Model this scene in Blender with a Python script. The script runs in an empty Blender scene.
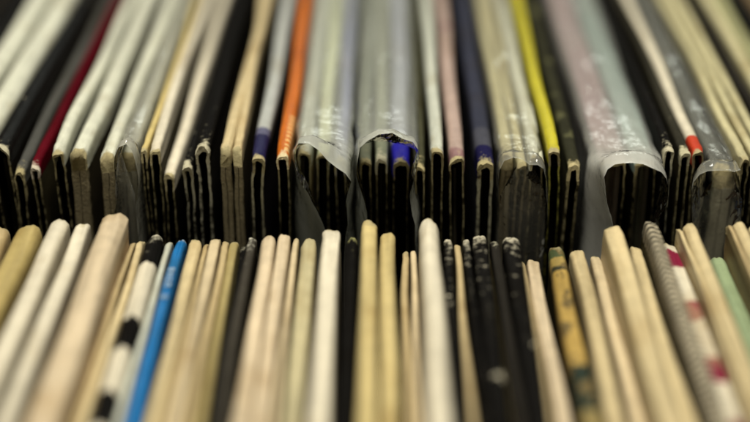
import bpy, bmesh, math, random
from mathutils import Vector, Matrix, Euler, noise

random.seed(7)
S = bpy.context.scene
COL = S.collection
R = math.radians

# ------------------------------------------------------------------ camera
# Two rows of LP sleeves stand on a table, edge on to the camera.
F = 1500.0                                   # focal length in photograph pixels (750 px wide)
H_TOP = 0.312                                # an LP jacket is 315 mm square
CAM = Vector((0, 0, H_TOP + 0.1522))
PITCH, YAW = R(26.3), R(0.38)
ROT = Matrix.Rotation(YAW, 3, 'Z') @ Matrix.Rotation(R(90) - PITCH, 3, 'X')
Y_NEAR, Y_FAR = 0.303, 0.319                 # the facing ends of the near and the far row


def at(px, py, y):
    """point of the photograph on the upright plane at distance y -> world x, z"""
    d = ROT @ Vector(((px - 375) / F, (211 - py) / F, -1))
    t = y / d.y
    p = CAM + d * t
    return p.x, p.z


cam = bpy.data.cameras.new('camera')
camo = bpy.data.objects.new('camera', cam)
COL.objects.link(camo)
camo.matrix_world = Matrix.Translation(CAM) @ ROT.to_4x4()
cam.sensor_width = 36
cam.lens = F / 750 * 36
cam.clip_start, cam.clip_end = 0.01, 50
cam.dof.use_dof = True
cam.dof.focus_distance = 0.345
cam.dof.aperture_fstop = 3.9
cam.dof.aperture_blades = 7
S.camera = camo

# ------------------------------------------------------------------ materials
PAPER = (0.37, 0.32, 0.175)


def rgba(c):
    return (c[0], c[1], c[2], 1)


class NT:
    def __init__(s, name):
        s.m = bpy.data.materials.new(name)
        s.m.use_nodes = True
        s.t = s.m.node_tree
        s.bsdf = s.t.nodes['Principled BSDF']
        s.out = s.t.nodes['Material Output']

    def n(s, typ, **kw):
        nd = s.t.nodes.new(typ)
        for k, v in kw.items():
            if k in nd.inputs:
                nd.inputs[k].default_value = v
            else:
                setattr(nd, k, v)
        return nd

    def l(s, a, b):
        s.t.links.new(a, b)

    def math(s, op, a, b=None, c=None):
        nd = s.t.nodes.new('ShaderNodeMath')
        nd.operation = op
        for i, v in enumerate((a, b, c)):
            if v is None:
                continue
            if isinstance(v, (int, float)):
                nd.inputs[i].default_value = v
            else:
                s.l(v, nd.inputs[i])
        return nd.outputs[0]

    def mix(s, fac, a, b):
        nd = s.t.nodes.new('ShaderNodeMix')
        nd.data_type = 'RGBA'
        for sock, v in ((nd.inputs[0], fac), (nd.inputs[6], a), (nd.inputs[7], b)):
            if isinstance(v, (int, float)):
                sock.default_value = v
            elif isinstance(v, tuple):
                sock.default_value = rgba(v)
            else:
                s.l(v, sock)
        return nd.outputs[2]

    def ramp(s, fac, stops, interp='LINEAR'):
        nd = s.t.nodes.new('ShaderNodeValToRGB')
        nd.color_ramp.interpolation = interp
        e = nd.color_ramp.elements
        e[0].position, e[0].color = stops[0][0], rgba(stops[0][1])
        e[1].position, e[1].color = stops[1][0], rgba(stops[1][1])
        for p, c in stops[2:]:
            x = e.new(p)
            x.color = rgba(c)
        s.l(fac, nd.inputs[0])
        return nd.outputs[0]


_cards = {}


def card(name, color, worn=0.5, paper=PAPER, rough=0.55, bands=None, ticks=None, spots=0.0, ribs=False, blot=None):
    """printed or bare cardboard, rubbed through to the paper where the vertex attribute 'wear' is high.
    bands: [(mm from the facing end, colour)...] printed along the edge"""
    key = (name, color, worn, paper, rough, str(bands), str(ticks), spots, ribs, str(blot))
    if key in _cards:
        return _cards[key]
    k = NT(name)
    tc = k.n('ShaderNodeTexCoord').outputs['Object']
    rnd = k.n('ShaderNodeObjectInfo').outputs['Random']
    off = k.n('ShaderNodeVectorMath', operation='ADD')
    k.l(tc, off.inputs[0])
    cx = k.n('ShaderNodeCombineXYZ')
    k.l(k.math('MULTIPLY', rnd, 7.0), cx.inputs[0])
    k.l(k.math('MULTIPLY', rnd, 3.0), cx.inputs[1])
    k.l(cx.outputs[0], off.inputs[1])
    P = off.outputs[0]

    def nz(scale, sc=(1, 1, 1), detail=4, rough_=0.6):
        mp = k.n('ShaderNodeMapping')
        mp.inputs['Scale'].default_value = sc
        k.l(P, mp.inputs[0])
        nd = k.n('ShaderNodeTexNoise', Scale=scale, Detail=detail, Roughness=rough_)
        k.l(mp.outputs[0], nd.inputs['Vector'])
        return nd.outputs['Fac']
    along = k.n('ShaderNodeAttribute', attribute_name='along').outputs['Fac']
    across = k.n('ShaderNodeAttribute', attribute_name='across').outputs['Fac']
    wear = k.n('ShaderNodeAttribute', attribute_name='wear').outputs['Fac']
    streak = nz(60, (6, 0.35, 1.5))
    mott = nz(260)
    fine = nz(1500, detail=2)
    base = color
    if bands:
        wob = k.math('ADD', along, k.math('MULTIPLY', k.math('SUBTRACT', nz(140), 0.5), bands[0]))
        fac = k.math('DIVIDE', wob, 100.0)
        base = k.ramp(fac, [(p / 100.0, c) for p, c in bands[1]], 'CONSTANT')
    if ribs:
        w = k.math('SINE', k.math('MULTIPLY', along, 2 * math.pi / 2.2))
        ok = k.math('GREATER_THAN', k.math('ADD', w, k.math('MULTIPLY', k.math('SUBTRACT', mott, .5), 1.6)), -0.1)
        base = k.mix(ok, base, ribs)
    if ticks:                                   # small pale bars on one side of a spine
        per, lo, end, tcol = ticks
        fr = k.math('FRACT', k.math('DIVIDE', along, per))
        a = k.math('LESS_THAN', fr, 0.52)
        b = k.math('GREATER_THAN', across, lo)
        c = k.math('LESS_THAN', along, end)
        base = k.mix(k.math('MULTIPLY', k.math('MULTIPLY', a, b), k.math('MULTIPLY', c, 0.85)), base, tcol)
    if blot:                                    # printed picture: irregular patches of a second colour
        thr, bc, sc = blot
        f = nz(sc, (1, 0.6, 1), 2)
        g = k.n('ShaderNodeMapRange')
        g.inputs['From Min'].default_value = thr
        g.inputs['From Max'].default_value = thr + 0.04
        k.l(f, g.inputs['Value'])
        base = k.mix(g.outputs[0], base, bc)
    # paper tone: long streaks, mottling
    v = k.math('ADD', k.math('MULTIPLY', streak, 0.55), k.math('MULTIPLY', mott, 0.30))
    v = k.math('ADD', v, k.math('MULTIPLY', fine, 0.15))
    g = k.n('ShaderNodeMapRange')
    g.inputs['From Min'].default_value, g.inputs['From Max'].default_value = 0.3, 0.7
    g.inputs['To Min'].default_value, g.inputs['To Max'].default_value = 0.55, 1.22
    k.l(v, g.inputs['Value'])
    hs = k.n('ShaderNodeHueSaturation')
    hs.inputs['Saturation'].default_value = 1.0
    k.l(g.outputs[0], hs.inputs['Value'])
    if isinstance(base, tuple):
        hs.inputs['Color'].default_value = rgba(base)
    else:
        k.l(base, hs.inputs['Color'])
    toned = hs.outputs['Color']
    # brown foxing
    fx = k.n('ShaderNodeMapRange')
    fx.inputs['From Min'].default_value, fx.inputs['From Max'].default_value = 0.55, 0.74
    fx.inputs['To Max'].default_value = 0.6
    k.l(nz(95, (1, .5, 1), 3), fx.inputs['Value'])
    toned = k.mix(fx.outputs[0], toned, (color[0] * .55, color[1] * .45, color[2] * .3))
    # wear
    wn = k.math('ADD', wear, k.math('MULTIPLY', k.math('SUBTRACT', nz(520, detail=5, rough_=.7), 0.5), 1.5))
    if spots:
        sp = k.math('MULTIPLY', k.math('GREATER_THAN', nz(170, (1, .8, 1), 3), 0.72 - spots), 0.55)
        wn = k.math('ADD', wn, sp)
    wm = k.n('ShaderNodeMapRange')
    wm.inputs['From Min'].default_value, wm.inputs['From Max'].default_value = 0.62 - worn * .3, 0.92 - worn * .3
    k.l(wn, wm.inputs['Value'])
    pv = k.mix(fine, tuple(c * .62 for c in paper), tuple(min(.85, c * 1.2) for c in paper))
    final = k.mix(wm.outputs[0], toned, pv)
    k.l(final, k.bsdf.inputs['Base Color'])
    rough = rough if max(color) > .15 or rough < .3 else max(rough, .6)
    rr = k.math('ADD', rough, k.math('MULTIPLY', wm.outputs[0], 0.9 - rough))
    k.l(rr, k.bsdf.inputs['Roughness'])
    k.bsdf.inputs['Specular IOR Level'].default_value = 0.3 if max(color) > .15 else 0.02
    bp = k.n('ShaderNodeBump', Strength=0.45, Distance=0.0004)
    hh = k.math('ADD', k.math('MULTIPLY', mott, 0.6), k.math('MULTIPLY', fine, 0.5))
    hh = k.math('ADD', hh, k.math('MULTIPLY', wm.outputs[0], -0.4))
    k.l(hh, bp.inputs['Height'])
    k.l(bp.outputs[0], k.bsdf.inputs['Normal'])
    _cards[key] = k.m
    return k.m


def film(name, haze=0.3, tint=(0.75, 0.78, 0.72), rough=0.10, mouth_haze=0.36):
    """creased clear polythene: mostly see-through, a milky part, a gloss"""
    k = NT(name)
    k.t.nodes.remove(k.bsdf)
    tc = k.n('ShaderNodeTexCoord').outputs['Object']
    nz = k.n('ShaderNodeTexNoise', Scale=85.0, Detail=3.0, Roughness=0.55)
    nz.inputs['Distortion'].default_value = .8
    mpa = k.n('ShaderNodeMapping')
    mpa.inputs['Scale'].default_value = (1.6, .3, 1)
    k.l(tc, mpa.inputs[0])
    k.l(mpa.outputs[0], nz.inputs['Vector'])
    nzm = k.n('ShaderNodeTexNoise', Scale=150.0, Detail=3.0)
    k.l(tc, nzm.inputs['Vector'])
    alo = k.n('ShaderNodeAttribute', attribute_name='along').outputs['Fac']
    crk = k.math('MULTIPLY', nzm.outputs['Fac'], k.math('MULTIPLY', k.math('POWER', 2.718, k.math('MULTIPLY', k.math('MAXIMUM', alo, 0.0), -0.09)), 0.9))
    mp = k.n('ShaderNodeMapping')
    mp.inputs['Scale'].default_value = (5, .4, 1.2)
    k.l(tc, mp.inputs[0])
    nz2 = k.n('ShaderNodeTexNoise', Scale=45.0, Detail=3.0)
    k.l(mp.outputs[0], nz2.inputs['Vector'])
    wear = k.n('ShaderNodeAttribute', attribute_name='wear').outputs['Fac']
    bp = k.n('ShaderNodeBump', Strength=0.9, Distance=0.0022)
    k.l(k.math('ADD', crk, k.math('MULTIPLY', k.math('ADD', nz.outputs['Fac'], nz2.outputs['Fac']), .5)), bp.inputs['Height'])
    tr = k.n('ShaderNodeBsdfTransparent')
    df = k.n('ShaderNodeBsdfDiffuse')
    df.inputs['Color'].default_value = rgba(tint)
    tl = k.n('ShaderNodeBsdfTranslucent')
    tl.inputs['Color'].default_value = rgba(tint)
    gl = k.n('ShaderNodeBsdfGlossy', Roughness=rough)
    k.l(bp.outputs[0], gl.inputs['Normal'])
    ml = k.n('ShaderNodeMixShader')
    ml.inputs[0].default_value = 0.45
    k.l(df.outputs[0], ml.inputs[1])
    k.l(tl.outputs[0], ml.inputs[2])
    hz = k.math('MULTIPLY', haze, k.math('ADD', 0.35, k.math('MULTIPLY', nz2.outputs['Fac'], 1.3)))
    hz = k.math('ADD', hz, k.math('MULTIPLY', wear, 0.22))
    along = k.n('ShaderNodeAttribute', attribute_name='along').outputs['Fac']
    mouth = k.math('POWER', 2.718, k.math('MULTIPLY', k.math('MAXIMUM', along, 0.0), -0.11))
    hz = k.math('ADD', hz, k.math('MULTIPLY', mouth, mouth_haze))
    m1 = k.n('ShaderNodeMixShader')
    k.l(hz, m1.inputs[0])
    k.l(tr.outputs[0], m1.inputs[1])
    k.l(ml.outputs[0], m1.inputs[2])
    fr = k.n('ShaderNodeFresnel', IOR=1.42)
    k.l(bp.outputs[0], fr.inputs['Normal'])
    m2 = k.n('ShaderNodeMixShader')
    k.l(fr.outputs[0], m2.inputs[0])
    k.l(m1.outputs[0], m2.inputs[1])
    k.l(gl.outputs[0], m2.inputs[2])
    k.l(m2.outputs[0], k.out.inputs['Surface'])
    return k.m


# ------------------------------------------------------------------ mesh helpers
def build(name, rings, mat, parent, closed=True, caps=True, smooth=True):
    """loft rings of (co, wear, along, across) into one mesh object"""
    n = len(rings[0])
    vs, wear, along, across = [], [], [], []
    for rg in rings:
        for co, w, a, c in rg:
            vs.append(co)
            wear.append(w)
            along.append(a)
            across.append(c)
    fs = []
    m = n if closed else n - 1
    for i in range(len(rings) - 1):
        for j in range(m):
            fs.append((i * n + j, i * n + (j + 1) % n, (i + 1) * n + (j + 1) % n, (i + 1) * n + j))
    if caps and closed:
        fs.append(tuple(range(n)))
        b = (len(rings) - 1) * n
        fs.append(tuple(b + j for j in reversed(range(n))))
    me = bpy.data.meshes.new(name)
    me.from_pydata(vs, [], fs)
    for nm, arr in (('wear', wear), ('along', along), ('across', across)):
        at_ = me.attributes.new(nm, 'FLOAT', 'POINT')
        at_.data.foreach_set('value', arr)
    bm = bmesh.new()
    bm.from_mesh(me)
    bmesh.ops.recalc_face_normals(bm, faces=bm.faces)
    bm.to_mesh(me)
    bm.free()
    if smooth and closed:
        me.polygons.foreach_set('use_smooth', [True] * len(me.polygons))
        me.set_sharp_from_angle(angle=R(48))
    elif smooth:
        me.polygons.foreach_set('use_smooth', [len(p.vertices) == 4 for p in me.polygons])
    me.materials.append(mat)
    o = bpy.data.objects.new(name, me)
    COL.objects.link(o)
    o.parent = parent
    return o


def thing(name, label, cat, loc, group, lean=0.0, yaw=0.0):
    o = bpy.data.objects.new(name, None)
    o.empty_display_size = 0.02
    COL.objects.link(o)
    o.location = loc
    o.rotation_euler = Euler((0, lean, yaw))
    o['label'], o['category'], o['group'] = label, cat, group
    return o


def nz3(x, y, z, sc, seed):
    return noise.noise(Vector((x * sc + seed * 17.3, y * sc - seed * 5.1, z * sc + seed * 9.7)))


STN = [0, .0004, .0008, .0012, .0017, .0022, .0028, .0035, .0043, .0055, .007, .009, .012, .016, .02, .025, .03, .036, .043, .05, .06, .07,
       .08, .09, .10, .115, .13, .15, .17, .19, .21, .23, .25, .27, .29, .30, .308, .312, .315]
ZLV = [0, .0015, .003, .0045, .006, .008, .010, .0125, .015, .018, .021, .024, .027, .03, .034, .04, .05, .07, .1, .15, .22]


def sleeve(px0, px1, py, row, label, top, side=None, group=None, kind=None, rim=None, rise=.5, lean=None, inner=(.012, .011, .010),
           dy=0.0, crush=1.0, fold=0.0026, bow=None, L=.315, text=None, wall=None, shift=0, ragged=1.0):
    """one record jacket standing on its edge. row 'near': solid spine towards us on top, runs to the camera;
    row 'far': folded card, its open mouth (or closed spine) faces the camera"""
    near = row == 'near'
    Y = (Y_NEAR if near else Y_FAR) + dy
    sgn = -1 if near else 1
    x0, z0 = at(px0, py - 3, Y)
    x1, _ = at(px1, py - 3, Y)
    w, H, x = (x1 - x0), z0, (x0 + x1) / 2
    seed = random.random() * 50
    if lean is None:
        lean = R(-0.25 + 5.0 * x) + R(random.uniform(-.12, .12))
    xb = x - H * math.sin(lean)
    root = thing('record_sleeve', label, 'record sleeve', (xb, Y + sgn * L / 2, 0), group, lean, R(shift))
    cs = 1 / math.cos(lean)
    H *= cs
    w *= .885 if near else .88
    hw = w / 2
    kind = kind or ('spine' if near else 'open')
    t = (wall or 0.00055) * .9 if not near else .0012
    t = t if not near else .0012
    side = side or top
    rim = rim or top
    bow = random.uniform(-.0006, .0006) if bow is None else bow
    N = 18
    skw, pwj = random.uniform(-.18, .18), random.uniform(.55, 1.0)
    pinch, droop = random.uniform(.06, .2), random.uniform(.0002, .0012)
    rs = min(rise * w, .0042 if near else .0026)
    stn = [s for s in STN if s < L - .0001] + [L]

    def endshape(s):
        if kind == 'open':
            q = math.exp(-s / .0035)
            return 1 - pinch * q, droop * q
        s0 = (.0045 if near else .0028) * crush
        e = math.sqrt(max(0, 1 - (1 - min(1, s / s0)) ** 2))
        if not near:
            return .84 + .16 * e, (1 - e) * .0012
        return .45 + .55 * e, (1 - e) * .0030 * crush

    def place(xx, zz, s, amp=1.0, rimj=True):
        """local coordinates with crumple at the end and slow waviness along the jacket"""
        e = math.exp(-s / .006)
        f = math.exp(-s / .0022)
        rg_ = ragged * (.22 + .78 * math.exp(-max(0, H - zz) / .003))
        e *= .35 + .65 * math.exp(-max(0, H - zz) / .004)
        cz = (nz3(xx, s, zz, 420, seed) * .00060 * e + (nz3(xx, s, zz, 1100, seed + 41) * .00055 - .0001) * f * rg_) * amp
        cx_ = (nz3(xx, s, zz, 330, seed + 3) * .00050 * e + nz3(xx, s, zz, 800, seed + 43) * .00040 * f * rg_) * amp
        wob = nz3(0, s, 0, 22, seed + 7) * .0007 * min(1, s / .02)
        wobz = nz3(0, s, 0, 16, seed + 11) * .0009 * min(1, s / .02)
        d = max(0, H - zz)
        leg = (nz3(0, 0, zz, 28, seed + 13) * .0007 + nz3(0, s, zz, 110, seed + 31) * .00012) * min(1, d / .01)
        bowx = bow * math.sin(min(1, d / .09) * math.pi)
        ss = s
        if rimj:
            ss = s + (nz3(xx, 0, zz, 240, seed + 19) * .0011 + nz3(xx, 0, zz, 800, seed + 23) * .00055 * rg_) * math.exp(-s / .003) * amp
        return Vector((xx + cx_ + wob + leg + bowx, sgn * (ss - L / 2), zz + (cz + wobz if zz > .03 else 0)))

    def wearof(s, zz):
        d = max(0, H - zz)
        a = math.exp(-s / (.0026 if near else .0017)) * (1.0 if near else 1.05) * (1 if kind == 'spine' and not near else 0.54 + 0.46 * math.exp(-d / .006))
        b = .30 * math.exp(-d / .0011) * math.exp(-s / .05)
        return min(1.2, a + b)

    # ---- arch (fold or spine)
    arch_out = []
    for i in range(N + 1):
        a = math.pi * (1 - i / N)
        pw = pwj if near else .8
        ca, sa = math.cos(a), math.sin(a)
        skew = hw * skw * sa * sa
        arch_out.append((hw * math.copysign(abs(ca) ** pw, ca) + skew, -rs + rs * abs(sa) ** pw))
    rings = []
    for s in stn:
        k, dz = endshape(s)
        sec = []
        zl = -fold - rs
        if kind == 'open':
            outer = [(-hw, zl)] + [(-hw, -rs - fold * .5)] + arch_out + [(hw, -rs - fold * .5)] + [(hw, zl)]
            inn = [(hw - t, zl), (hw - t, -rs - fold * .5)]
            for (ax, az) in reversed(arch_out):
                inn.append((ax * (hw - t) / hw, -rs + (az + rs) * max(.15, (rs - t * 1.3) / rs) - .0001))
            inn += [(-hw + t, -rs - fold * .5), (-hw + t, zl)]
            sec = outer + inn
        else:
            sec = [(-hw, zl), (-hw, -rs - fold * .5)] + arch_out + [(hw, -rs - fold * .5), (hw, zl), (0, zl - .0002)]
        rg = []
        for (ax, az) in sec:
            rid = 0
            if az > -rs * .98 and kind != 'open':
                rid = min(rs, .002) * (nz3(ax * .9, s * .035, 0, 620, seed + 51) * .34 + nz3(ax, s * .02, 0, 1700, seed + 57) * .14)
            co = place(ax * k, H + az + rid - dz * (1 if az > -fold - rs else .3), s)
            rg.append((co, wearof(s, H + az), s * 1000, (ax / hw + 1) / 2))
        rings.append(rg)
    build('spine' if near else 'top_fold', rings, top, root)
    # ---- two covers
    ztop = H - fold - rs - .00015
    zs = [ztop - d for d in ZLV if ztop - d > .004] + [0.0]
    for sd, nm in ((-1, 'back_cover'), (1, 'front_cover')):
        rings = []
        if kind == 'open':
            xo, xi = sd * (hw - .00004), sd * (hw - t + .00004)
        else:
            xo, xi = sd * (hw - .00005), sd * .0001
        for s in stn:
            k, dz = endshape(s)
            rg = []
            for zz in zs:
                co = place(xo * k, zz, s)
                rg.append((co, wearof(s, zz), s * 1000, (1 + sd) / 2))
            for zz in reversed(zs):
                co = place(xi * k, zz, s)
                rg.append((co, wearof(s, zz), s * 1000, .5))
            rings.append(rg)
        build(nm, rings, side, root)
    # ---- paper inner sleeves; near-black ones put the mouth's shade into colour
    if kind == 'open' and isinstance(inner, tuple) and w > .0028 and random.random() < .5:
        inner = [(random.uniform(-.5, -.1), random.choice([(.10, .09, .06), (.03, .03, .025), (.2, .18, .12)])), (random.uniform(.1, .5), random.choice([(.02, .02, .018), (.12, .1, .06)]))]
    if kind == 'open' and inner is not None:
        inn = inner if isinstance(inner, list) else [(0, inner)]
        for (fx, c) in inn:
            m = card('inner_paper_mouth_shade', c, worn=0.15, rough=.7, paper=(.3, .28, .2))
            th = (w - 2 * t) * (.34 if len(inn) == 1 else .10)
            rings = []
            rec = random.uniform(.003, .006)
            for s in [rec, rec + .002, .05, .15, L - .01]:
                rg = []
                zt = H - rs - .0022 - random.uniform(0, .0008)
                xc = fx * (hw - t)
                pts = [(xc - th, 0.001), (xc - th, zt * .5), (xc - th, zt - .02), (xc - th, zt), (xc + th, zt), (xc + th, zt - .02), (xc + th, zt * .5), (xc + th, .001)]
                for (ax, az) in pts:
                    rg.append((place(ax, az, s, 0, False), 0.0, s * 1000, .5))
                rings.append(rg)
            build('inner_sleeve_mouth_shade', rings, m, root, smooth=False)
    if text:
        text(root, H, L, sgn, hw)
    return root


def plastic(px0, px1, py, rim_px, label, ext=.007, mat=None, back=.004, bulge=1.0, group='plastic outer sleeves in the far row', closed=False, n=44):
    """polythene bag over one or more jackets; rim_px: outline of its open end in the photograph, turned into metres here"""
    Y = Y_FAR
    x0, z0 = at(px0, py, Y)
    x1, _ = at(px1, py, Y)
    xc, H, hw = (x0 + x1) / 2, z0, (x1 - x0) / 2
    L = .318
    lean = R(-0.25 + 5.0 * xc)
    root = thing('plastic_sleeve', label, 'plastic sleeve', (xc - H * math.sin(lean), Y, 0), group, lean)
    inv = Matrix.Rotation(-lean, 3, 'Y')
    base = Vector((xc - H * math.sin(lean), Y, 0))
    seed = random.random() * 40
    # the bag behind the mouth: legs to the table, a slack top
    sec = []
    for i in range(n + 1):
        u = i / n
        if u < .36:
            f = u / .36
            z = (H - .0035) * (1 - (1 - f) ** 2.2)
            sec.append((-hw, z))
        elif u > .64:
            f = (1 - u) / .36
            z = (H - .0035) * (1 - (1 - f) ** 2.2)
            sec.append((hw, z))
        else:
            f = (u - .36) / .28
            a = math.pi * (1 - f)
            ca = math.cos(a)
            sec.append((hw * math.copysign(abs(ca) ** .55, ca), H - .0035 + .0035 * math.sin(a) ** .8))
    # rim
    rp = []
    for (px, py_) in rim_px:
        x, z = at(px, py_, Y - ext)
        v = inv @ (Vector((x, 0, z)) - Vector((base.x, 0, 0)))
        rp.append((v.x, v.z))
    # the rim's two ends run on down to the table
    dl = [0]
    for a, b in zip(rp, rp[1:]):
        dl.append(dl[-1] + math.hypot(b[0] - a[0], b[1] - a[1]))

    def rim_at(f):
        d = f * dl[-1]
        for j in range(len(rp) - 1):
            if d <= dl[j + 1] + 1e-9:
                q = (d - dl[j]) / max(1e-9, dl[j + 1] - dl[j])
                return (rp[j][0] + (rp[j + 1][0] - rp[j][0]) * q, rp[j][1] + (rp[j + 1][1] - rp[j][1]) * q)
        return rp[-1]
    rim = []
    nl = sum(1 for i in range(n + 1) if sec[i][1] < min(rp[0][1], H - .02) and i < n / 2)
    nr = sum(1 for i in range(n + 1) if sec[i][1] < min(rp[-1][1], H - .02) and i > n / 2)
    for i in range(n + 1):
        if i < nl:
            q = sec[i][1] / max(1e-6, rp[0][1])
            rim.append((-hw * (1 - q) + rp[0][0] * q, rp[0][1] * q))
        elif i > n - nr:
            q = sec[i][1] / max(1e-6, rp[-1][1])
            rim.append((hw * (1 - q) + rp[-1][0] * q, rp[-1][1] * q))
        else:
            rim.append(rim_at((i - nl) / max(1, n - nr - nl)))
    ss = [-ext, -ext * .93, -ext * .8, -ext * .6, -ext * .35, 0, .002, .004, .007, .011, .016, .022, .03, .04, .055, .075, .1, .13, .16, .2, .25, .29, L - .004]
    rings = []
    for s in ss:
        q = min(1, max(0, (s + ext) / (back + ext)))
        q = q * q * (3 - 2 * q)
        rg = []
        for i in range(n + 1):
            a, b = rim[i], sec[i]
            xx, zz = a[0] * (1 - q) + b[0] * q, a[1] * (1 - q) + b[1] * q
            bl = 1 + (bulge - 1) * math.exp(-((s - .001) / .006) ** 2)
            xx *= bl
            near_m = math.exp(-max(0, s) / .012)
            amp = .00035 + .0009 * near_m
            top = 1 if zz > H * .8 else .4
            xx += nz3(xx, s, zz, 130, seed) * amp * top
            dz = (nz3(xx, s * (.25 + .75 * near_m), zz, 110, seed + 5) * amp + nz3(xx, s, zz, 330, seed + 8) * .0006 * near_m) * top
            dy = nz3(xx, s, zz, 160, seed + 9) * .0011 * near_m
            if s < .002 and b[1] > H * .93:
                zz += .0013 * math.exp(-((s + ext * .45) / (ext * .28)) ** 2)
            wr = math.exp(-(s + ext) / .0007)
            rg.append((Vector((xx, s + dy, max(.0, zz + dz * (zz > .02)))), wr, s * 1000, i / n))
        rings.append(rg)
    o = build('film', rings, mat, root, closed=False, caps=False)
    if closed:                                   # welded end: the film also hangs down in front
        rings = []
        zt = max(p[1] for p in rp)
        m = 18
        for k_ in range(22):
            z = zt * (1 - (k_ / 21) ** 1.6)
            rg = []
            for i in range(m + 1):
                u = i / m * 2 - 1
                j = rim_at(.5 + u * .3)
                ztop = j[1] - .0008
                zz = min(z, ztop)
                xx = (rp[0][0] + rp[-1][0]) / 2 * (1 if abs(u) < 2 else 1) + u * (rp[-1][0] - rp[0][0]) / 2
                d = zt - zz
                yy = -ext + .0008 + .0012 * (1 - u * u) * -1 + nz3(xx, 0, zz, 120, seed) * .0012 * min(1, d / .004)
                rg.append((Vector((xx, yy, zz)), .0, 0, i / m))
            rings.append(rg)
        o2 = build('end_panel', rings, f_panel, root, closed=False, caps=False)
    return root


# ------------------------------------------------------------------ colours
CREAM = (0.55, 0.45, 0.255)
WHITE = (0.64, 0.59, 0.46)
PINKW = (0.61, 0.50, 0.34)
TAN = (0.46, 0.36, 0.19)
OLIVE = (0.36, 0.29, 0.12)
BROWN = (0.17, 0.12, 0.06)
BLACK = (0.007, 0.0065, 0.006)
CHAR = (0.020, 0.018, 0.015)
GREYW = (0.52, 0.54, 0.46)

c_cream = card('cream_card', CREAM, .25)
c_cream2 = card('pale_tan_card', (0.56, 0.46, 0.29), .25)
c_white = card('white_card', WHITE, .2, rough=.45)
c_pink = card('pinkish_white_card', PINKW, .2, rough=.45)
c_tan = card('tan_card', TAN, .3)
c_olive = card('olive_card', OLIVE, .35)
c_brown = card('brown_card', BROWN, .2)
c_tan_shade = card('tan_side_shade_card', (.22, .15, .07), .3)  # covers of tan sleeves: groove shade put into the colour
c_cream_shade = card('cream_side_shade_card', (.22, .155, .075), .3)  # covers of cream sleeves: darker tan paints the shade in the grooves
c_black = card('black_card', BLACK, .45, paper=(.42, .40, .29), rough=.4)
c_worn = card('worn_black_card', BLACK, 1.05, paper=(.54, .50, .38), rough=.45, spots=.02)
c_torn = card('torn_black_card', BLACK, .85, paper=(.46, .43, .31), rough=.5)
c_char = card('charcoal_card', CHAR, .5, paper=(.5, .48, .36), rough=.5)
c_shade = card('gap_shade_card', (0.012, 0.010, 0.007), .45, paper=(.30, .26, .14))  # near-black far covers: the shade of the gaps put into colour
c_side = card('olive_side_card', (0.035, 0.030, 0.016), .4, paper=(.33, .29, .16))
c_greyw = card('grey_white_card', GREYW, .2, rough=.45)

NG = 'record sleeves in the near row'
FG = 'record sleeves in the far row'


def lettering(root, H, L, sgn, hw):
    """the small pale lettering printed along the blue spine (too blurred to read in the photograph)"""
    m = card('white_ink', (.42, .55, .66), .0)
    bm = bmesh.new()

    def bar(y0, y1, x0, x1, z):
        vs = [bm.verts.new((x, sgn * (y - L / 2), z)) for x, y in ((x0, y0), (x1, y0), (x1, y1), (x0, y1))]
        f = bm.faces.new(vs)
        r = bmesh.ops.extrude_face_region(bm, geom=[f])
        for v in r['geom']:
            if isinstance(v, bmesh.types.BMVert):
                v.co.z += .00012
    z = H + .00038
    y = .0165
    for k in range(5):
        ln = random.uniform(.0011, .0016)
        a = random.uniform(.5, .62) * hw
        bar(y, y + .00035, -a, a, z)
        if k % 3 != 1:
            bar(y, y + ln, a - .0003, a, z)
        if k % 2 == 0:
            bar(y, y + ln, -a, -a + .0003, z)
        if k % 4 != 2:
            bar(y + ln - .0003, y + ln, -a, a, z)
        y += ln + .0009 + (.003 if k in (3,) else 0)
    me = bpy.data.meshes.new('lettering')
    bm.to_mesh(me)
    bm.free()
    me.materials.append(m)
    o = bpy.data.objects.new('lettering', me)
    COL.objects.link(o)
    o.parent = root


# ------------------------------------------------------------------ near row
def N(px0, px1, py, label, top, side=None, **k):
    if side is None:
        side = {c_cream: c_cream_shade, c_cream2: c_cream_shade, c_white: c_cream2, c_pink: c_tan, c_tan: c_tan_shade}.get(top, top)  # side colours darker than the tops, painting shade between sleeves
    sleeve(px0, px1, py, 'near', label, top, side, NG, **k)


c_block = card('black_and_white_blocks', BLACK, .75, paper=(.5, .47, .36), spots=.03,
               bands=(6.0, [(0, BLACK), (15, WHITE), (38, BLACK), (50, WHITE), (66, BLACK), (78, WHITE)]))
c_blue = card('bright_blue_card', (0.008, 0.155, 0.43), .15, rough=.4, paper=(.5, .55, .55))
c_dots = card('white_card_with_maroon_patches', WHITE, .2,
              bands=(7.0, [(0, WHITE), (5.5, (.20, .006, .035)), (13, WHITE), (29, (.20, .006, .035)), (37, WHITE),
                           (51, (.20, .006, .035)), (59, WHITE), (72, (.20, .006, .035)), (80, WHITE)]))
c_pict = card('yellow_picture_card', (.42, .28, .06), .5,
              bands=(5.0, [(0, (.06, .08, .03)), (7, (.33, .24, .07)), (11, (.03, .03, .015)), (13, (.42, .28, .07)),
                           (52, (.008, .018, .010)), (68, (.22, .17, .06)), (80, (.05, .05, .02))]), blot=(.54, (.15, .105, .035), 290))
c_green = card('light_green_card', (.25, .32, .18), .1, rough=.5)
c_ribs = card('ribbed_black_and_cream_card', (.045, .04, .032), .4, paper=(.5, .47, .36), ribs=(.44, .39, .28))

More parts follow.
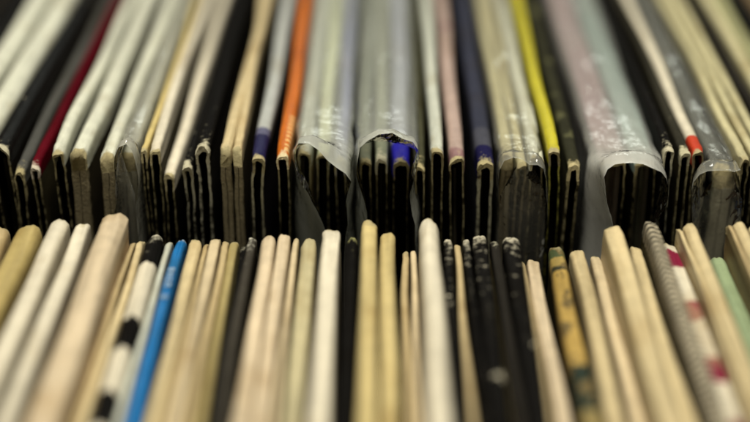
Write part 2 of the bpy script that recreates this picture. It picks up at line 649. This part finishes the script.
N(-34, -11, 226, 'brown sleeve at the very left of the near row, mostly out of frame', c_tan)
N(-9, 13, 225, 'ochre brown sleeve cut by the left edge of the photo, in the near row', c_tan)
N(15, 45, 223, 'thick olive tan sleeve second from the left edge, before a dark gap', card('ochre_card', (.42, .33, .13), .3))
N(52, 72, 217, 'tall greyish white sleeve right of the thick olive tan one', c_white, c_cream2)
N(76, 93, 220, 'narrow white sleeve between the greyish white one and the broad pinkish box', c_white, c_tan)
N(102, 131, 213, 'broad pinkish cream sleeve, tallest at the left of the near row', c_pink, card('warm_tan_card', (.50, .37, .24), .25), rise=.26, crush=.7)  # side cover tan, shading put into its colour
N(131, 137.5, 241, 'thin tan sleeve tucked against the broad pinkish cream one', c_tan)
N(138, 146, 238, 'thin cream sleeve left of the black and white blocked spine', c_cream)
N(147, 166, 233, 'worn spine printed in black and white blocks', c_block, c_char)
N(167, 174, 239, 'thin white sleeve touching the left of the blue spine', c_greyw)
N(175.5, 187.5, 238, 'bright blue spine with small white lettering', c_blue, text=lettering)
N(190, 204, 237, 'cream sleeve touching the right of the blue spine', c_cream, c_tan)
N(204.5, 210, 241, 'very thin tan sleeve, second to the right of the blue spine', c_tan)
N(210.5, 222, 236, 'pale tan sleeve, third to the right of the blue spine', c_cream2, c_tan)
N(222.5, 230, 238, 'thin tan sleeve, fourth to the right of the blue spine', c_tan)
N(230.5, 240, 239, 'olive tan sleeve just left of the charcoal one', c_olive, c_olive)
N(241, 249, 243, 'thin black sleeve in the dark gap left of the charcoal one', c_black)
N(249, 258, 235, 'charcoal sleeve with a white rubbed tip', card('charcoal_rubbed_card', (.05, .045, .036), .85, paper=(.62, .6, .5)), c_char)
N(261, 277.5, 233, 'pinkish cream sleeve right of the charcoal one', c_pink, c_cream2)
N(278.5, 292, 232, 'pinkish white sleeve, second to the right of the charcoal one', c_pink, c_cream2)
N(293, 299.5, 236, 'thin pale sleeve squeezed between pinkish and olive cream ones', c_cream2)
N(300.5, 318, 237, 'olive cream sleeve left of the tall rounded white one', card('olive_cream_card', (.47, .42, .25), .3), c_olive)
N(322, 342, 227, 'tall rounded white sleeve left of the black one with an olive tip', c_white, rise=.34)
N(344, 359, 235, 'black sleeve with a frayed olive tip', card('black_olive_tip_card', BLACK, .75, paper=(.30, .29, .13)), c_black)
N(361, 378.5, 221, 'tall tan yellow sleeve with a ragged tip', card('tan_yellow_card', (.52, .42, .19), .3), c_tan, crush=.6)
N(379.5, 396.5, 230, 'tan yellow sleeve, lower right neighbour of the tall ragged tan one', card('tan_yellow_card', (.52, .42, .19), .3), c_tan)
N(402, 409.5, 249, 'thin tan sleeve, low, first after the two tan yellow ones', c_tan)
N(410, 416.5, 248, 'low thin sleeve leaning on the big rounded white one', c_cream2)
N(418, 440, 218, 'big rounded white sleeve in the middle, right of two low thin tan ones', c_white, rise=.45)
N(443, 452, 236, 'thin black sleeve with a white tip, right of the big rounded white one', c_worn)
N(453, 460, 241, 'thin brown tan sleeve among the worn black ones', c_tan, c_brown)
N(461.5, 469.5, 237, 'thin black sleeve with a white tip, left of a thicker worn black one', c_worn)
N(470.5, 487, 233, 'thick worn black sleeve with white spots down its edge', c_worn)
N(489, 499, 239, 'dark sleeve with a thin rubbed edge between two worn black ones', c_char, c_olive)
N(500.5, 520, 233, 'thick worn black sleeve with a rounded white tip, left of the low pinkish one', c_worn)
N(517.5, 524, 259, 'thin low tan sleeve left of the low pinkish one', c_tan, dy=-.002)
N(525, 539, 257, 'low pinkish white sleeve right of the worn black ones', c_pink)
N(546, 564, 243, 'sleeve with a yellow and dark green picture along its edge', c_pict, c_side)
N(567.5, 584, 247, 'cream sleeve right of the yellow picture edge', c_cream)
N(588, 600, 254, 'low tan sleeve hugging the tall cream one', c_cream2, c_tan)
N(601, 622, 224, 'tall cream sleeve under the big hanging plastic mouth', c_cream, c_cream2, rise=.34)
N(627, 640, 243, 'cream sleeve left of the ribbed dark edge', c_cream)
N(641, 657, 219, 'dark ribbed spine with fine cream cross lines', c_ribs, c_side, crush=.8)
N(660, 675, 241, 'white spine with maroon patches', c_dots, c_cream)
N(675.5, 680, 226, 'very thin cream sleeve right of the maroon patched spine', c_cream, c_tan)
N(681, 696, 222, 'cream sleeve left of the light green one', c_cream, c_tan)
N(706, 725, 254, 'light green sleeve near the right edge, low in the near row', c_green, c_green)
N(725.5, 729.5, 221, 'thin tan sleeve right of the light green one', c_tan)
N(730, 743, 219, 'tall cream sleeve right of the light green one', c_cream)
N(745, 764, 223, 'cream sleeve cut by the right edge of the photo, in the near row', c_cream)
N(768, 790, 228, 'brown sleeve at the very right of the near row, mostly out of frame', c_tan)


# ------------------------------------------------------------------ far row
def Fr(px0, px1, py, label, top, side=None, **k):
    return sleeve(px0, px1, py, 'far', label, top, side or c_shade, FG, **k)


gloss = card('glossy_black_card', BLACK, .5, paper=(.45, .42, .30), rough=.22, spots=.02)
c_maroon = card('maroon_card', (.085, .003, .008), .45, paper=(.55, .5, .4), rough=.4)
c_orange = card('orange_card', (.52, .13, .008), .3, rough=.4, paper=(.6, .5, .3), ticks=(2.3, .58, 22, (.72, .46, .18)))
c_yellow = card('yellow_card', (.47, .42, .02), .35, rough=.45)
c_rose = card('pale_rose_card', (.38, .28, .24), .3, rough=.45, blot=(.56, (.25, .14, .14), 80))
c_navy = card('dark_navy_card', (.06, .065, .10), .5, bands=(3.0, [(0, (.012, .011, .05)), (9, (.06, .062, .08)), (20, (.035, .038, .058))]), rough=.3)
c_indigo = card('white_card_with_indigo_end', GREYW, .2, bands=(3.0, [(0, (.008, .007, .05)), (13, (.10, .10, .17)), (17, (.40, .42, .40))]))
c_bluend = card('lavender_card_with_blue_end', (.36, .39, .52), .2, bands=(1.5, [(0, (.02, .016, .42)), (12, (.40, .43, .52))]), rough=.4)
c_lav = card('lavender_card_with_red_marks', (.24, .27, .46), .2, blot=(.66, (.55, .10, .06), 120), rough=.4)  # irregular red marks in the colour
c_palegreen = card('pale_green_cream_card', (.60, .64, .42), .2)
c_redend = card('white_card_with_red_end', WHITE, .15, bands=(1.2, [(0, (.45, .04, .012)), (9, WHITE)]))
c_dgreen = card('dark_olive_picture_card', (.03, .03, .018), .45, blot=(.58, (.10, .10, .05), 90), paper=(.42, .36, .2))
c_rose2 = card('dusky_pink_card', (.29, .19, .20), .2, rough=.4)
c_teal = card('pale_teal_card', (.25, .34, .31), .2, rough=.4)
c_gold = card('thin_gold_card', (.50, .40, .16), .3)
c_pale = card('pale_grey_green_card', (.60, .61, .50), .2)
c_front = card('worn_end_shaded_side_card', (.05, .042, .026), .75, paper=(.27, .23, .14))  # worn grey tan end; dark base paints gap shade on the covers
c_oc = card('olive_cream_top_card', (.50, .46, .27), .3)

Fr(-134, -120, 152, 'black sleeve far left in the far row, partly out of frame', gloss)
Fr(-117, -100, 150, 'dark sleeve with grey rubbing at the upper left corner', c_char)
Fr(-97, -78, 152, 'black sleeve left of the two pale ones at the upper left', gloss)
Fr(-75, -46, 150, 'broad pale cream sleeve, left one of the pair at the upper left', c_pale)
Fr(-44, -15, 152, 'broad pale cream sleeve, right one of the pair at the upper left', c_pale)
Fr(-12, 10, 149, 'glossy black sleeve with white scuffs, left of the grey black one', gloss, rim=c_olive)
Fr(12, 25, 171, 'low grey black sleeve left of the maroon one', card('grey_black_card', (.075, .075, .068), .6, rough=.35))
Fr(28, 39, 166, 'maroon sleeve with a scuffed end', c_maroon, c_side)
Fr(50, 64, 152, 'pale cream sleeve right of the maroon one, dark mouth', c_pale)
Fr(67, 87, 155, 'pale sleeve whose closed grey tan end faces us, second right of the maroon one', c_pale, c_front, kind='spine', crush=.5)
Fr(98, 115, 158, 'sleeve with a curled torn corner and closed grey end, left of the cloudy plastic', c_pale, c_front, kind='spine', crush=.5)
a = Fr(119, 135, 157, 'black sleeve inside cloudy plastic, left of the thin gold one', c_pale, c_char, kind='spine', crush=.5, dy=.004)
Fr(140, 147, 152, 'thin gold sleeve right of the cloudy plastic', c_gold, inner=None)
Fr(147.5, 161, 151, 'white sleeve touching the thin gold one', c_white, c_side)
Fr(161.5, 175, 178, 'low white sleeve left of the torn black ones', c_white, c_shade)
Fr(181, 192, 168, 'narrow black sleeve with a crumbled end', c_torn, c_black, wall=.0007)
Fr(194, 210, 150, 'black sleeve with a torn crumbling tip and two pale cut edges', c_torn, c_char, wall=.0008, ragged=2.2)
Fr(217, 228, 153, 'cream sleeve, left half of a pair meeting in a V', c_cream, c_front, kind='spine', crush=.6, shift=1.2)
Fr(230, 243, 153, 'cream sleeve, right half of a pair meeting in a V', c_cream, c_front, kind='spine', crush=.6, shift=-1.0)
Fr(250, 267, 158, 'sleeve with an indigo end and white folded mouth', c_indigo, card('pale_edged_black_card', (.02, .018, .02), .75, paper=(.45, .42, .28)), wall=.0008)
Fr(274, 290, 155, 'orange sleeve with pale ticks along its edge', c_orange, c_side)
Fr(296, 313, 152, 'grey cream sleeve inside the left plastic of the middle pair', c_greyw, c_olive, dy=.004)
Fr(315, 331, 156, 'pale green cream sleeve inside the left plastic of the middle pair', c_palegreen, c_shade, dy=.005)
Fr(333, 348, 160, 'lavender sleeve with red marks inside the left plastic of the middle pair', c_lav, c_shade, dy=.005)
Fr(358, 372, 161, 'grey sleeve with a pale worn end inside the right plastic of the middle pair', card('dark_grey_green_card', (.17, .19, .14), .7), c_side, dy=.002)
Fr(374, 389, 159, 'cream edged sleeve inside the right plastic of the middle pair', card('grey_green_card', (.26, .28, .20), .7, paper=(.6, .57, .42)), c_side, dy=.002)
Fr(391, 412, 163, 'lavender sleeve with a bright blue end inside the right plastic', c_bluend, c_shade, dy=.002)
Fr(413.5, 427, 167, 'narrow olive sleeve just right of the middle pair of plastics', card('olive_dark_card', (.06, .06, .035), .6), c_side)
Fr(430, 445, 152, 'greenish white sleeve left of the pale rose one', c_greyw, c_side)
Fr(447.5, 466, 160, 'pale rose sleeve with mottled print', c_rose, c_side)
Fr(476, 497, 163, 'dark navy sleeve with a white arched mouth', c_navy, card('pale_edged_navy_card', (.02, .02, .025), .7, paper=(.42, .4, .28)), wall=.001)
Fr(501, 515, 157, 'cream sleeve inside crinkled plastic, right of the navy one', c_oc, c_front, kind='spine', crush=.6, dy=.004)
Fr(517, 528, 167, 'tan ended sleeve inside crinkled plastic, left of the greenish cream one', c_oc, c_front, dy=.003)
Fr(529, 545, 160, 'greenish cream sleeve left of the yellow one', c_pale, c_side)
Fr(547, 562, 152, 'bright yellow sleeve in the far row, next to the dark olive one', c_yellow, card('yellow_edged_card', (.03, .03, .012), .55, paper=(.36, .34, .08)))
Fr(567, 583, 165, 'dark olive picture sleeve with a tan arched mouth, right of the yellow one', c_dgreen, c_side, wall=.0008)
Fr(598, 630, 163, 'dusky pink sleeve inside the big plastic with a wide mouth', c_rose2, c_shade, dy=.003, rise=.1, bow=0,
   inner=[(-.6, (.16, .10, .08)), (-.2, (.34, .31, .22)), (.2, (.2, .15, .11)), (.6, (.30, .24, .18))])
Fr(632, 660, 165, 'pale teal sleeve inside the big plastic with a wide mouth', c_teal, c_shade, dy=.003, rise=.1, bow=0,
   inner=[(-.55, (.38, .34, .24)), (0, (.25, .25, .17)), (.5, (.34, .3, .22))])
Fr(664, 676, 150, 'black sleeve right of the wide plastic mouth', c_torn, c_black)
Fr(680, 692, 153, 'dark sleeve with torn cream tips left of the red ended one', card('torn_dark_card', (.03, .028, .02), .8, paper=(.45, .42, .28)), c_side)
Fr(693, 707, 154, 'white sleeve with a red end', c_redend, c_side)
Fr(712, 736, 170, 'black sleeve inside the clear tube of plastic at the right', card('smoky_grey_card', (.10, .105, .095), .2), gloss, kind='spine', crush=.6, dy=.004)
for i, (a, b, y, lab, m) in enumerate([
        (740, 751, 160, 'olive cream sleeve right of the clear tube of plastic', c_oc),
        (752, 763, 158, 'olive cream sleeve at the right edge, second from the clear tube', c_oc),
        (764, 776, 160, 'olive cream sleeve at the upper right, third from the clear tube', c_oc),
        (779, 791, 158, 'dark sleeve between the olive cream ones at the upper right', c_char),
        (793, 811, 157, 'pale olive sleeve at the upper right, right of the dark one', c_oc),
        (813, 831, 160, 'olive green sleeve at the upper right corner, left of a black one', card('moss_card', (.33, .33, .17), .3)),
        (834, 850, 158, 'black sleeve at the upper right corner', gloss),
        (853, 872, 158, 'brown sleeve past the upper right corner', c_brown)]):
    Fr(a, b, y, lab, m)

f_mid = film('milky_polythene', .34, (.74, .77, .70))
f_big = film('milky_white_polythene', .30, (.82, .83, .78), mouth_haze=.5)
f_thin = film('clear_polythene', .16, (.66, .67, .60), mouth_haze=.1)
f_panel = film('clear_end_polythene', .10, (.6, .6, .54), mouth_haze=0.03)
f_cloud = film('cloudy_polythene', .42, (.60, .60, .52))

plastic(292, 352, 146, [(324, 232), (318, 212), (311, 197), (300, 183), (293, 170), (292, 156), (297, 147), (305, 142), (313, 144), (325, 157), (339, 168),
                        (351, 177), (350, 195), (347, 212), (344, 232)], 'milky plastic sleeve with a slanting drooping mouth, left of the middle pair', .006, f_mid)
plastic(354, 420, 148, [(370, 216), (365, 204), (359, 192), (355, 178), (354, 162), (360, 145), (375, 137), (388, 132), (395, 138), (409, 141),
                        (417, 149), (421, 161), (415, 176), (409, 192), (411, 205), (416, 222)],
        'milky plastic sleeve over a bright blue ended record, right of the middle pair', .005, f_mid)
plastic(592, 664, 155, [(612, 226), (610, 208), (608, 190), (605, 176), (609, 168), (620, 164), (634, 163), (646, 165), (655, 170), (663, 177),
                        (668, 188), (667, 200), (661, 212), (654, 228)], 'big whitish plastic sleeve with a wide gaping mouth over pink and teal sleeves', .008, f_big, bulge=1.08)
plastic(498, 546, 152, [(499, 228), (499, 205), (499, 180), (500, 165), (506, 158), (515, 158), (523, 166), (532, 168), (540, 165), (545, 175), (546, 200), (545, 228)],
        'crinkled clear plastic over cream sleeves between the navy and yellow ones', .004, f_thin, closed=True)
plastic(117, 137, 146, [(117, 226), (117, 200), (117, 175), (117, 160), (119, 152), (124, 146), (130, 146), (135, 152), (138, 160), (138, 190), (137, 226)],
        'cloudy plastic sleeve with a bubble at its corner, left of the thin gold sleeve', .004, f_cloud, closed=True)
plastic(711, 740, 160, [(694, 228), (693, 205), (694, 187), (702, 178), (711, 172), (720, 172), (729, 173), (736, 171), (740, 168), (741, 185), (741, 205), (740, 228)],
        'clear plastic tube with a flared front, right of the red ended sleeve', .006, f_thin, closed=True)

# ------------------------------------------------------------------ what they stand on
me = bpy.data.meshes.new('table')
bm = bmesh.new()
bmesh.ops.create_cube(bm, size=1, matrix=Matrix.Translation((0, .3, -.02)) @ Matrix.Diagonal((1.6, 1.5, .0396, 1)))
bmesh.ops.bevel(bm, geom=bm.edges[:], offset=.004, segments=2, affect='EDGES')
bm.to_mesh(me)
bm.free()
me.materials.append(card('dark_table_wood', (.03, .022, .015), 0, rough=.5))
tb = bpy.data.objects.new('table', me)
COL.objects.link(tb)
tb['kind'] = 'structure'
tb['label'], tb['category'] = 'dark table top under both rows of records', 'table'

# ------------------------------------------------------------------ light: a lamp overhead, a dim room
w = bpy.data.worlds.new('World')
S.world = w
w.use_nodes = True
w.node_tree.nodes['Background'].inputs[0].default_value = (.80, .90, 1.0, 1)
w.node_tree.nodes['Background'].inputs[1].default_value = 0.014
la = bpy.data.lights.new('ceiling_lamp', 'AREA')
la.shape = 'RECTANGLE'
la.size, la.size_y = .30, .22
la.energy = 9.9
la.color = (1, .94, .80)
lo = bpy.data.objects.new('ceiling_lamp', la)
COL.objects.link(lo)
lo.location = (-.02, .24, 1.08)
lo.rotation_euler = (Vector((0, .31, .31)) - Vector(lo.location)).to_track_quat('-Z', 'Y').to_euler()

lb = bpy.data.lights.new('added_sheen_light', 'AREA')              # added unseen strip light behind the rows, for sheen on plastic and card
lb.shape = 'RECTANGLE'
lb.size, lb.size_y = 1.3, .10
lb.energy = 3.2
lb.color = (.93, 1, .90)
lbo = bpy.data.objects.new('added_sheen_light', lb)
COL.objects.link(lbo)
lbo.location = (.1, 2.1, 1.22)
lbo.rotation_euler = (Vector((0, .35, .31)) - Vector(lbo.location)).to_track_quat('-Z', 'Y').to_euler()

S.view_settings.view_transform = 'Standard'
S.view_settings.look = 'None'
S.view_settings.exposure = 0
S.cycles.max_bounces = 10
S.cycles.transparent_max_bounces = 24
S.cycles.use_denoising = True
